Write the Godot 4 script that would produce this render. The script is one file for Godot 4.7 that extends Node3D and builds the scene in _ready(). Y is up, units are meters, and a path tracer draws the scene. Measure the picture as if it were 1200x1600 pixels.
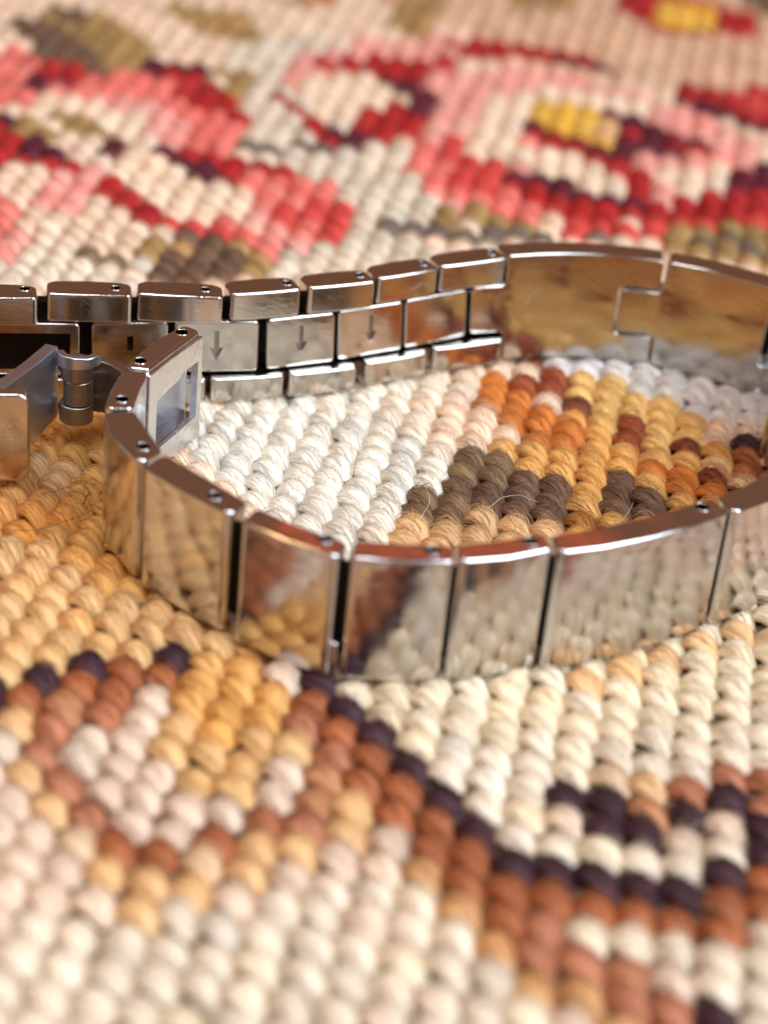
extends Node3D
# A polished steel link bracelet standing on edge on a needlepoint cloth, seen from close by. Lengths in the helpers are millimetres.

const MM := 0.001
var rng := RandomNumberGenerator.new()
var zones := []
var palette := {}
var steel: StandardMaterial3D
var steel_inside: StandardMaterial3D
var brushed: StandardMaterial3D
var satin: StandardMaterial3D
var dark_metal: StandardMaterial3D
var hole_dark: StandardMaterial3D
var engraved: StandardMaterial3D
var bracelet: Node3D

func _ready() -> void:
	rng.seed = 71
	# ---- camera
	var cam := Camera3D.new()
	cam.name = "camera"
	var attr := CameraAttributesPhysical.new()
	attr.frustum_focal_length = 45.0
	attr.exposure_aperture = 19.5
	attr.frustum_focus_distance = 0.1155
	attr.frustum_near = 0.005
	attr.frustum_far = 5.0
	cam.attributes = attr
	cam.fov = 29.863
	cam.near = 0.005
	cam.far = 5.0
	var th := deg_to_rad(30.0)
	var fwd := Vector3(0, -sin(th), -cos(th))
	var up0 := Vector3.RIGHT.cross(fwd)
	var roll := deg_to_rad(6.0)
	var right := Vector3.RIGHT * cos(roll) + up0 * sin(roll)
	var up := up0 * cos(roll) - Vector3.RIGHT * sin(roll)
	cam.transform = Transform3D(Basis(right, up, -fwd), Vector3(0, 57.0 * MM, 0))
	add_child(cam)
	cam.current = true
	# ---- the room's dim warm light, a window and a small warm lamp
	var env := Environment.new()
	env.background_mode = Environment.BG_COLOR
	env.background_color = Color(0.145, 0.066, 0.038).linear_to_srgb()
	env.tonemap_mode = Environment.TONE_MAPPER_LINEAR
	env.tonemap_exposure = 1.43
	env.sdfgi_enabled = true
	env.ssao_enabled = true
	env.ssil_enabled = true
	var we := WorldEnvironment.new()
	we.name = "environment"
	we.environment = env
	add_child(we)
	area("window_light", Vector3(0.40, 0.40, 0.16), Vector3(0, 0, -0.1), Vector2(0.40, 0.5), Color(0.92, 0.96, 1.0), 2.0)
	area("ceiling_light", Vector3(-0.06, 0.55, 0.10), Vector3(0, 0, -0.1), Vector2(0.18, 0.18), Color(0.97, 0.98, 1.0), 3.0)
	area("lamp_light", Vector3(-0.28, 0.45, -0.02), Vector3(0, 0, -0.1), Vector2(0.07, 0.07), Color(1.0, 0.80, 0.55), 6.0)
	area("far_lamp_light", Vector3(0.05, 0.62, -1.05), Vector3(0, 0, -0.09), Vector2(0.22, 0.12), Color(1.0, 0.34, 0.12), 0.10)
	materials()
	# ---- the cloth
	needlework()
	# ---- the bracelet
	build_bracelet()

func area(called: String, at: Vector3, to: Vector3, size: Vector2, color: Color, energy: float) -> void:
	var l := AreaLight3D.new()
	l.name = called
	l.area_size = size
	l.area_normalize_energy = false
	l.light_color = color
	l.light_energy = energy
	l.shadow_enabled = true
	add_child(l)
	l.look_at_from_position(at, to, Vector3.UP)

# ------------------------------------------------------------------ materials
func scratches(seed_: int, count: int, side: int, lean: float, strength: float) -> Image:
	var r := RandomNumberGenerator.new()
	r.seed = seed_
	var im := Image.create(side, side, false, Image.FORMAT_RGB8)
	im.fill(Color(0.5, 0.5, 0.5))
	for n in count:
		var x := r.randf() * side
		var y := r.randf() * side
		var a := lean + r.randfn(0.0, 0.35)
		var length := r.randf_range(0.05, 0.5) * side
		var v := 0.5 + r.randf_range(-strength, strength)
		var dx := cos(a)
		var dy := sin(a)
		var bend := r.randf_range(-0.002, 0.002)
		for k in int(length):
			im.set_pixel(posmod(int(x), side), posmod(int(y), side), Color(v, v, v))
			x += dx
			y += dy
			dx += bend * -dy
			dy += bend * dx
	return im

func noise_tex(freq: float, octaves: int, seed_: int, ramp: Gradient = null, side := 256) -> NoiseTexture2D:
	var n := FastNoiseLite.new()
	n.noise_type = FastNoiseLite.TYPE_SIMPLEX_SMOOTH
	n.frequency = freq
	n.fractal_octaves = octaves
	n.seed = seed_
	var t := NoiseTexture2D.new()
	t.width = side
	t.height = side
	t.seamless = true
	t.noise = n
	if ramp:
		t.color_ramp = ramp
	return t

func ramp(a: Color, b: Color) -> Gradient:
	var g := Gradient.new()
	g.set_color(0, a)
	g.set_color(1, b)
	return g

func metal(albedo: Color, rough_lo: float, rough_hi: float, seed_: int, map_scale: float, scr: Image, depth: float) -> StandardMaterial3D:
	var m := StandardMaterial3D.new()
	m.albedo_color = albedo
	m.metallic = 1.0
	m.roughness = 1.0
	m.roughness_texture = noise_tex(0.02, 4, seed_, ramp(Color(rough_lo, rough_lo, rough_lo), Color(rough_hi, rough_hi, rough_hi)))
	m.uv1_triplanar = true
	m.uv1_world_triplanar = true
	m.uv1_scale = Vector3.ONE * map_scale
	if scr:
		m.heightmap_enabled = true
		m.heightmap_texture = ImageTexture.create_from_image(scr)
		m.heightmap_scale = depth
	m.normal_enabled = true
	var wavy := noise_tex(0.006, 2, seed_ + 50)
	wavy.as_normal_map = true
	wavy.bump_strength = 4.0
	m.normal_texture = wavy
	m.normal_scale = 0.35
	return m

func materials() -> void:
	steel = metal(Color(0.83, 0.835, 0.845), 0.05, 0.24, 3, 70.0, scratches(5, 110, 256, 0.15, 0.45), 0.0013)
	steel_inside = metal(Color(0.81, 0.80, 0.785), 0.06, 0.22, 8, 90.0, scratches(9, 120, 256, 0.4, 0.45), 0.0013)
	brushed = metal(Color(0.92, 0.92, 0.93), 0.2, 0.38, 4, 42.0, scratches(6, 420, 128, -0.75, 0.45), 0.006)
	satin = metal(Color(0.80, 0.84, 0.90), 0.28, 0.40, 6, 110.0, scratches(7, 900, 512, 0.2, 0.3), 0.0005)
	dark_metal = metal(Color(0.16, 0.14, 0.13), 0.35, 0.5, 7, 90.0, null, 0.0)
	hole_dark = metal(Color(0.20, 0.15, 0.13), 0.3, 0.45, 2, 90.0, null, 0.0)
	engraved = metal(Color(0.66, 0.63, 0.60), 0.3, 0.45, 12, 130.0, null, 0.0)

# ------------------------------------------------------------------ mesh helpers
func tri(st: SurfaceTool, a: Vector3, b: Vector3, c: Vector3, na: Vector3, nb: Vector3, nc: Vector3) -> void:
	if (b - a).cross(c - a).dot(na + nb + nc) > 0.0:
		var t := b
		b = c
		c = t
		t = nb
		nb = nc
		nc = t
	st.set_normal(na)
	st.add_vertex(a * MM)
	st.set_normal(nb)
	st.add_vertex(b * MM)
	st.set_normal(nc)
	st.add_vertex(c * MM)

func quad(st: SurfaceTool, a: Vector3, b: Vector3, c: Vector3, d: Vector3, na: Vector3, nb: Vector3, nc: Vector3, nd: Vector3) -> void:
	tri(st, a, b, c, na, nb, nc)
	tri(st, a, c, d, na, nc, nd)

func start() -> SurfaceTool:
	var st := SurfaceTool.new()
	st.begin(Mesh.PRIMITIVE_TRIANGLES)
	return st

func part(called: String, st: SurfaceTool, m: Material, parent: Node3D) -> MeshInstance3D:
	var o := MeshInstance3D.new()
	o.name = called
	o.mesh = st.commit()
	o.material_override = m
	parent.add_child(o, true)
	return o

func v2(list: Array) -> PackedVector2Array:
	var p := PackedVector2Array()
	for k in range(0, list.size(), 2):
		p.append(Vector2(list[k], list[k + 1]))
	return p

func rounded(points: PackedVector2Array, r: float, step := 0.0) -> Array:
	# [points, outward normals] of a closed outline with its corners rounded; shallow bends become smooth
	if Geometry2D.is_polygon_clockwise(points):
		points = points.duplicate()
		points.reverse()
	# a mathematically counter-clockwise outline, so the outward normal of direction d is (d.y, -d.x)
	var area2 := 0.0
	for k in points.size():
		area2 += points[k].cross(points[(k + 1) % points.size()])
	if area2 < 0.0:
		points.reverse()
	var out := PackedVector2Array()
	var nor := PackedVector2Array()
	var n := points.size()
	for k in n:
		var a := points[(k + n - 1) % n]
		var p := points[k]
		var b := points[(k + 1) % n]
		var d1 := (p - a).normalized()
		var d2 := (b - p).normalized()
		var turn := d1.angle_to(d2)
		var n1 := Vector2(d1.y, -d1.x)
		var n2 := Vector2(d2.y, -d2.x)
		if absf(turn) < 0.42:
			out.append(p)
			nor.append((n1 + n2).normalized())
		else:
			var t := minf(r * tan(absf(turn) / 2.0), 0.45 * minf(p.distance_to(a), b.distance_to(p)))
			var rr := t / tan(absf(turn) / 2.0)
			var sgn := signf(turn)
			var c := p - d1 * t - n1 * rr * sgn
			for q in 6:
				var nn := n1.rotated(turn * q / 5.0)
				out.append(c + nn * rr * sgn)
				nor.append(nn)
	if step > 0.0:
		var o2 := PackedVector2Array()
		var m2 := PackedVector2Array()
		for k in out.size():
			var e := (k + 1) % out.size()
			var cnt := maxi(1, int(ceil(out[k].distance_to(out[e]) / step)))
			for q in cnt:
				var f := float(q) / cnt
				o2.append(out[k].lerp(out[e], f))
				m2.append(nor[k].lerp(nor[e], f).normalized())
		return [o2, m2]
	return [out, nor]

func disc(c: Vector2, r: float, n := 20) -> PackedVector2Array:
	var p := PackedVector2Array()
	for k in n:
		p.append(c + Vector2(r, 0).rotated(TAU * k / n))
	return p

func with_holes(outline: PackedVector2Array, holes: Array) -> Array:
	# simple polygons that together fill the outline less its holes
	var pieces := [outline]
	for h in holes:
		var c := Vector2.ZERO
		for p in h:
			c += p / h.size()
		var next := []
		for piece in pieces:
			for s in [-1.0, 1.0]:
				var half := PackedVector2Array([c + Vector2(0, -60), c + Vector2(60 * s, -60), c + Vector2(60 * s, 60), c + Vector2(0, 60)])
				for got in Geometry2D.intersect_polygons(piece, half):
					for cut in Geometry2D.clip_polygons(got, h):
						next.append(cut)
		pieces = next
	return pieces

func prism(st: SurfaceTool, corners: PackedVector2Array, y0: float, y1: float, bevel: float, r: float, holes := [], hole_r := 0.42) -> void:
	# plan outline (x, z) raised from y0 to y1, with round bevels above and below
	var o := rounded(corners, maxf(r, bevel))
	var p: PackedVector2Array = o[0]
	var n: PackedVector2Array = o[1]
	var rings := []
	for k in 5:
		var a := PI / 2.0 * (1.0 - k / 4.0)
		rings.append([bevel * (1.0 - cos(a)), y1 - bevel * (1.0 - sin(a)), cos(a), sin(a)])
	for k in 5:
		var a := PI / 2.0 * k / 4.0
		rings.append([bevel * (1.0 - cos(a)), y0 + bevel * (1.0 - sin(a)), cos(a), -sin(a)])
	for k in rings.size() - 1:
		var u: Array = rings[k]
		var w: Array = rings[k + 1]
		for i in p.size():
			var j := (i + 1) % p.size()
			var pi: Vector2 = p[i] - n[i] * u[0]
			var pj: Vector2 = p[j] - n[j] * u[0]
			var qi: Vector2 = p[i] - n[i] * w[0]
			var qj: Vector2 = p[j] - n[j] * w[0]
			quad(st, Vector3(pi.x, u[1], pi.y), Vector3(pj.x, u[1], pj.y), Vector3(qj.x, w[1], qj.y), Vector3(qi.x, w[1], qi.y),
				Vector3(n[i].x * u[2], u[3], n[i].y * u[2]), Vector3(n[j].x * u[2], u[3], n[j].y * u[2]), Vector3(n[j].x * w[2], w[3], n[j].y * w[2]), Vector3(n[i].x * w[2], w[3], n[i].y * w[2]))
	var inner := PackedVector2Array()
	for i in p.size():
		inner.append(p[i] - n[i] * bevel)
	var cut := []
	for h in holes:
		cut.append(disc(h, hole_r))
	for piece in with_holes(inner, cut):
		var t := Geometry2D.triangulate_polygon(piece)
		for k in range(0, t.size(), 3):
			tri(st, Vector3(piece[t[k]].x, y1, piece[t[k]].y), Vector3(piece[t[k + 1]].x, y1, piece[t[k + 1]].y), Vector3(piece[t[k + 2]].x, y1, piece[t[k + 2]].y), Vector3.UP, Vector3.UP, Vector3.UP)
	var t0 := Geometry2D.triangulate_polygon(inner)
	for k in range(0, t0.size(), 3):
		tri(st, Vector3(inner[t0[k]].x, y0, inner[t0[k]].y), Vector3(inner[t0[k + 1]].x, y0, inner[t0[k + 1]].y), Vector3(inner[t0[k + 2]].x, y0, inner[t0[k + 2]].y), Vector3.DOWN, Vector3.DOWN, Vector3.DOWN)

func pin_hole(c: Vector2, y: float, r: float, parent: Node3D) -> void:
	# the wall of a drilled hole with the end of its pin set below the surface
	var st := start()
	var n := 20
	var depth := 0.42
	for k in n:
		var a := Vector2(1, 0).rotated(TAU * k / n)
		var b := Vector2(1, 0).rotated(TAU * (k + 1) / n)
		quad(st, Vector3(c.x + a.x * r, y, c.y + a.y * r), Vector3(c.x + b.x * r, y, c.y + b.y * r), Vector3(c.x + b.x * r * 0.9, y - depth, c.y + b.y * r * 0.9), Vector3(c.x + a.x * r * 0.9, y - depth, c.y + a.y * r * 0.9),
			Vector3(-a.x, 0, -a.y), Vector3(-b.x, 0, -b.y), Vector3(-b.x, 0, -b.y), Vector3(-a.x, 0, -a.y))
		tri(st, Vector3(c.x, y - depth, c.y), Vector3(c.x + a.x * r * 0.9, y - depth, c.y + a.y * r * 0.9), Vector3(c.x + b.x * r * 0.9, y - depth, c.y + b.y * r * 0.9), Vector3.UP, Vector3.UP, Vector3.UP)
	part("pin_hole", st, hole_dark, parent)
	# its polished lip
	var lip := start()
	for k in n:
		for q in 5:
			var a := Vector2(1, 0).rotated(TAU * k / n)
			var b := Vector2(1, 0).rotated(TAU * (k + 1) / n)
			var e0 := PI * q / 5.0
			var e1 := PI * (q + 1) / 5.0
			var w := 0.06
			var r0 := r + w * cos(e0)
			var r1 := r + w * cos(e1)
			quad(lip, Vector3(c.x + a.x * r0, y + w * 0.6 * sin(e0), c.y + a.y * r0), Vector3(c.x + b.x * r0, y + w * 0.6 * sin(e0), c.y + b.y * r0), Vector3(c.x + b.x * r1, y + w * 0.6 * sin(e1), c.y + b.y * r1), Vector3(c.x + a.x * r1, y + w * 0.6 * sin(e1), c.y + a.y * r1),
				Vector3(a.x * cos(e0), sin(e0), a.y * cos(e0)), Vector3(b.x * cos(e0), sin(e0), b.y * cos(e0)), Vector3(b.x * cos(e1), sin(e1), b.y * cos(e1)), Vector3(a.x * cos(e1), sin(e1), a.y * cos(e1)))
	part("hole_lip", lip, steel, parent)

class Way:
	# a plan curve through given points, by arc length; normal points to the left of travel turned towards the viewer's side
	var pts := PackedVector2Array()
	var at := PackedFloat32Array()
	func _init(given: PackedVector2Array) -> void:
		var n := given.size()
		if n == 2:
			pts = given
		else:
			for k in n - 1:
				var a := given[maxi(k - 1, 0)]
				var d := given[mini(k + 2, n - 1)]
				for q in 12:
					pts.append(given[k].cubic_interpolate(given[k + 1], a, d, q / 12.0))
			pts.append(given[n - 1])
		var s := 0.0
		for k in pts.size():
			if k:
				s += pts[k].distance_to(pts[k - 1])
			at.append(s)
	func total() -> float:
		return at[at.size() - 1]
	func pick(s: float) -> Array:
		var k := 0
		while k < pts.size() - 2 and at[k + 1] < s:
			k += 1
		var d := (pts[k + 1] - pts[k])
		var f := (s - at[k]) / maxf(d.length(), 0.0001)
		var dir := d.normalized()
		if pts.size() > 2:
			var d0 := (pts[k + 1] - pts[maxi(k - 1, 0)]).normalized()
			var d1 := (pts[mini(k + 2, pts.size() - 1)] - pts[k]).normalized()
			dir = d0.lerp(d1, clampf(f, 0, 1)).normalized()
		return [pts[k] + d * f, Vector2(-dir.y, dir.x)]

func bend(way: Way, s: float, y: float, depth: float, lean: float) -> Vector3:
	var got := way.pick(s)
	var p: Vector2 = got[0] + got[1] * (-depth + lean * (3.7 - y))
	return Vector3(p.x, y, p.y)

func bend_normal(way: Way, s: float, n: Vector2, out: float) -> Vector3:
	var g: Vector2 = way.pick(s)[1]
	var along := Vector2(g.y, -g.x)
	return (Vector3(along.x, 0, along.y) * n.x + Vector3.UP * n.y + Vector3(g.x, 0, g.y) * out).normalized()

func plate(st: SurfaceTool, way: Way, corners: PackedVector2Array, depth0: float, thick: float, bevel: float, r: float, lean := 0.0, holes := []) -> void:
	# an outline in (distance along the way, height) bent along the way and given thickness; its face looks to the viewer's side
	var o := rounded(corners, maxf(r, bevel), 0.9 if way.pts.size() > 2 else 0.0)
	var p: PackedVector2Array = o[0]
	var n: PackedVector2Array = o[1]
	var rings := []
	for k in 5:
		var a := PI / 2.0 * (1.0 - k / 4.0)
		rings.append([bevel * (1.0 - cos(a)), depth0 + bevel * (1.0 - sin(a)), cos(a), sin(a)])
	rings.append([0.0, depth0 + thick, 1.0, 0.0])
	for k in rings.size() - 1:
		var u: Array = rings[k]
		var w: Array = rings[k + 1]
		for i in p.size():
			var j := (i + 1) % p.size()
			var pi: Vector2 = p[i] - n[i] * u[0]
			var pj: Vector2 = p[j] - n[j] * u[0]
			var qi: Vector2 = p[i] - n[i] * w[0]
			var qj: Vector2 = p[j] - n[j] * w[0]
			quad(st, bend(way, pi.x, pi.y, u[1], lean), bend(way, pj.x, pj.y, u[1], lean), bend(way, qj.x, qj.y, w[1], lean), bend(way, qi.x, qi.y, w[1], lean),
				bend_normal(way, pi.x, n[i] * u[2], u[3]), bend_normal(way, pj.x, n[j] * u[2], u[3]), bend_normal(way, qj.x, n[j] * w[2], w[3]), bend_normal(way, qi.x, n[i] * w[2], w[3]))
	var inner := PackedVector2Array()
	for i in p.size():
		inner.append(p[i] - n[i] * bevel)
	var faces := with_holes(inner, holes)
	if way.pts.size() > 2:
		var strips := []
		var s := -1.0
		while s < way.total() + 1.0:
			for f in faces:
				strips.append_array(Geometry2D.intersect_polygons(f, PackedVector2Array([Vector2(s, -1), Vector2(s + 0.6, -1), Vector2(s + 0.6, 12), Vector2(s, 12)])))
			s += 0.6
		faces = strips
	for side in [0, 1]:
		for piece in faces:
			var t := Geometry2D.triangulate_polygon(piece)
			var d := depth0 + (thick if side else 0.0)
			for k in range(0, t.size(), 3):
				var a: Vector2 = piece[t[k]]
				var b: Vector2 = piece[t[k + 1]]
				var c: Vector2 = piece[t[k + 2]]
				var f := -1.0 if side else 1.0
				tri(st, bend(way, a.x, a.y, d, lean), bend(way, b.x, b.y, d, lean), bend(way, c.x, c.y, d, lean), bend_normal(way, a.x, Vector2.ZERO, f), bend_normal(way, b.x, Vector2.ZERO, f), bend_normal(way, c.x, Vector2.ZERO, f))
	for h in holes:
		var m: int = h.size()
		var mid := Vector2.ZERO
		for q in h:
			mid += q / m
		for k in m:
			var a: Vector2 = h[k]
			var b: Vector2 = h[(k + 1) % m]
			var e := (b - a).normalized()
			var nn := Vector2(e.y, -e.x)
			if nn.dot(mid - (a + b) / 2.0) < 0.0:
				nn = -nn
			quad(st, bend(way, a.x, a.y, depth0, lean), bend(way, b.x, b.y, depth0, lean), bend(way, b.x, b.y, depth0 + thick, lean), bend(way, a.x, a.y, depth0 + thick, lean),
				bend_normal(way, a.x, nn, 0), bend_normal(way, b.x, nn, 0), bend_normal(way, b.x, nn, 0), bend_normal(way, a.x, nn, 0))

func tube(st: SurfaceTool, pts: PackedVector3Array, r: float, sides := 5, taper := 1.0) -> void:
	var last := []
	for k in pts.size():
		var d := (pts[mini(k + 1, pts.size() - 1)] - pts[maxi(k - 1, 0)]).normalized()
		var a := d.cross(Vector3(0.31, 0.9, 0.2)).normalized()
		var b := d.cross(a)
		var f := r * lerpf(1.0, taper, float(k) / maxi(1, pts.size() - 1))
		var ring := []
		for q in sides:
			var nn := a * cos(TAU * q / sides) + b * sin(TAU * q / sides)
			ring.append([pts[k] + nn * f, nn])
		if k:
			for q in sides:
				var e := (q + 1) % sides
				quad(st, last[q][0], last[e][0], ring[e][0], ring[q][0], last[q][1], last[e][1], ring[e][1], ring[q][1])
		last = ring

# ------------------------------------------------------------------ needlepoint
func zone(color: String, list: Array) -> void:
	var p := v2(list)
	var box := Rect2(p[0], Vector2.ZERO)
	for q in p:
		box = box.expand(q)
	zones.append([0, color, p, box, 0.0])

func trail(color: String, width: float, list: Array) -> void:
	var p := v2(list)
	var box := Rect2(p[0], Vector2.ZERO)
	for q in p:
		box = box.expand(q)
	zones.append([1, color, p, box.grow(width), width])

func dots(color: String, list: Array) -> void:
	trail(color, 0.96, list + list.slice(list.size() - 2)) if list.size() == 2 else each_dot(color, list)

func each_dot(color: String, list: Array) -> void:
	for k in range(0, list.size(), 2):
		dots(color, list.slice(k, k + 2))

func wool_color(p: Vector2) -> String:
	for k in range(zones.size() - 1, -1, -1):
		var z: Array = zones[k]
		if not z[3].has_point(p):
			continue
		if z[0] == 0:
			if Geometry2D.is_point_in_polygon(p, z[2]):
				return z[1]
		else:
			var q: PackedVector2Array = z[2]
			for i in q.size() - 1:
				if Geometry2D.get_closest_point_to_segment(p, q[i], q[i + 1]).distance_to(p) < z[4]:
					return z[1]
	return "beige" if p.y > -90.0 else "peach"

func stitch_mesh(seed_: int) -> ArrayMesh:
	# one tent stitch: a bundle of wool that rises out of the canvas, arches over and goes down again, with plies, creases and stray fibres
	var r := RandomNumberGenerator.new()
	r.seed = seed_
	var ph := []
	for k in 8:
		ph.append(r.randf() * TAU)
	var twist := r.randf_range(-0.35, 0.35)
	var seam := r.randf_range(1.2, 1.75)
	var seam_depth := 0.26 if seed_ % 3 != 0 else 0.05
	var half := 1.42
	var na := 60
	var nt := 18
	var pos := []
	var tone := []
	for i in nt + 1:
		var t := -1.0 + 2.0 * i / nt
		var row := PackedVector3Array()
		var shade := PackedFloat32Array()
		var wide := 0.77 * (1.0 - 0.5 * pow(absf(t), 2.4)) * (1.0 + 0.06 * sin(2.0 * t + ph[0]))
		var high := 0.54 * (1.0 - 0.34 * pow(absf(t), 3.0))
		var cy := 0.12 - 0.54 - 1.2 * pow(absf(t), 2.2)
		for j in na + 1:
			var a := lerpf(-0.45, PI + 0.45, float(j) / na)
			var g := a + twist * t * 0.55
			# plies: rounded ridges with narrow grooves, and finer fibre within
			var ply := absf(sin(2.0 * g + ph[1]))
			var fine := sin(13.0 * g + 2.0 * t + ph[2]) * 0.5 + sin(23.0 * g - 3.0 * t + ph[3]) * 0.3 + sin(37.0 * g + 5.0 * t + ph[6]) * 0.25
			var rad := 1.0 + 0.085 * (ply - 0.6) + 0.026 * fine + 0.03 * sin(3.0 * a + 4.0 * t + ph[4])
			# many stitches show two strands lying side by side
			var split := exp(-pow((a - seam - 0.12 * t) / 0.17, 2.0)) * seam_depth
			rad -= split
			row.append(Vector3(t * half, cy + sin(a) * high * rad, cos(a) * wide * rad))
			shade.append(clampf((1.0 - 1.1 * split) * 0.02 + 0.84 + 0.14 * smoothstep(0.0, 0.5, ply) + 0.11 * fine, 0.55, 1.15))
		pos.append(row)
		tone.append(shade)
	var nor := []
	for i in nt + 1:
		var row := PackedVector3Array()
		for j in na + 1:
			var du: Vector3 = pos[mini(i + 1, nt)][j] - pos[maxi(i - 1, 0)][j]
			var dv: Vector3 = pos[i][mini(j + 1, na)] - pos[i][maxi(j - 1, 0)]
			var n := du.cross(dv).normalized()
			if n.dot(Vector3(0, sin(lerpf(-0.45, PI + 0.45, float(j) / na)) + 0.3, cos(lerpf(-0.45, PI + 0.45, float(j) / na)))) < 0.0:
				n = -n
			row.append(n)
		nor.append(row)
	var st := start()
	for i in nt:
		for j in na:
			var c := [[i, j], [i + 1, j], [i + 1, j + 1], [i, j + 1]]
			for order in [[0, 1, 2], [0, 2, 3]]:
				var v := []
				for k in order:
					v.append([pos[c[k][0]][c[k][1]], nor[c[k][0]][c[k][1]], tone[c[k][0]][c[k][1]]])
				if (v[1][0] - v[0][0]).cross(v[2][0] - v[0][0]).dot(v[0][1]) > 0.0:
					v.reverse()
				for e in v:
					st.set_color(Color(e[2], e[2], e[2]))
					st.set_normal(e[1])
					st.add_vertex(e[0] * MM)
	# stray fibres that lie over the bundle or stand off it
	for k in 40:
		var a0 := r.randf_range(0.5, PI - 0.5)
		var t0 := r.randf_range(-0.9, 0.3)
		var len_t := r.randf_range(0.35, 1.1)
		var da := r.randfn(0.0, 0.5)
		var lift := absf(r.randfn(0.0, 0.09)) + 0.025 if k < 32 else r.randf_range(0.15, 0.38)
		var pts := PackedVector3Array()
		for q in 6:
			var f := q / 5.0
			var t := clampf(t0 + len_t * f, -0.97, 0.97)
			var a := a0 + da * f
			var wide := 0.77 * (1.0 - 0.5 * pow(absf(t), 2.4)) * 1.03 + lift * sin(PI * f)
			var high := 0.54 * (1.0 - 0.34 * pow(absf(t), 3.0)) * 1.03 + lift * sin(PI * f) + (lift * 1.8 * f if k > 22 else 0.0)
			pts.append(Vector3(t * half, 0.12 - 0.54 - 1.2 * pow(absf(t), 2.2) + sin(a) * high, cos(a) * wide))
		var bright := r.randf_range(0.62, 1.22)
		st.set_color(Color(bright, bright, bright))
		tube(st, pts, r.randf_range(0.012, 0.026) if k < 32 else 0.011, 3, 0.6)
	return st.commit()

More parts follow.
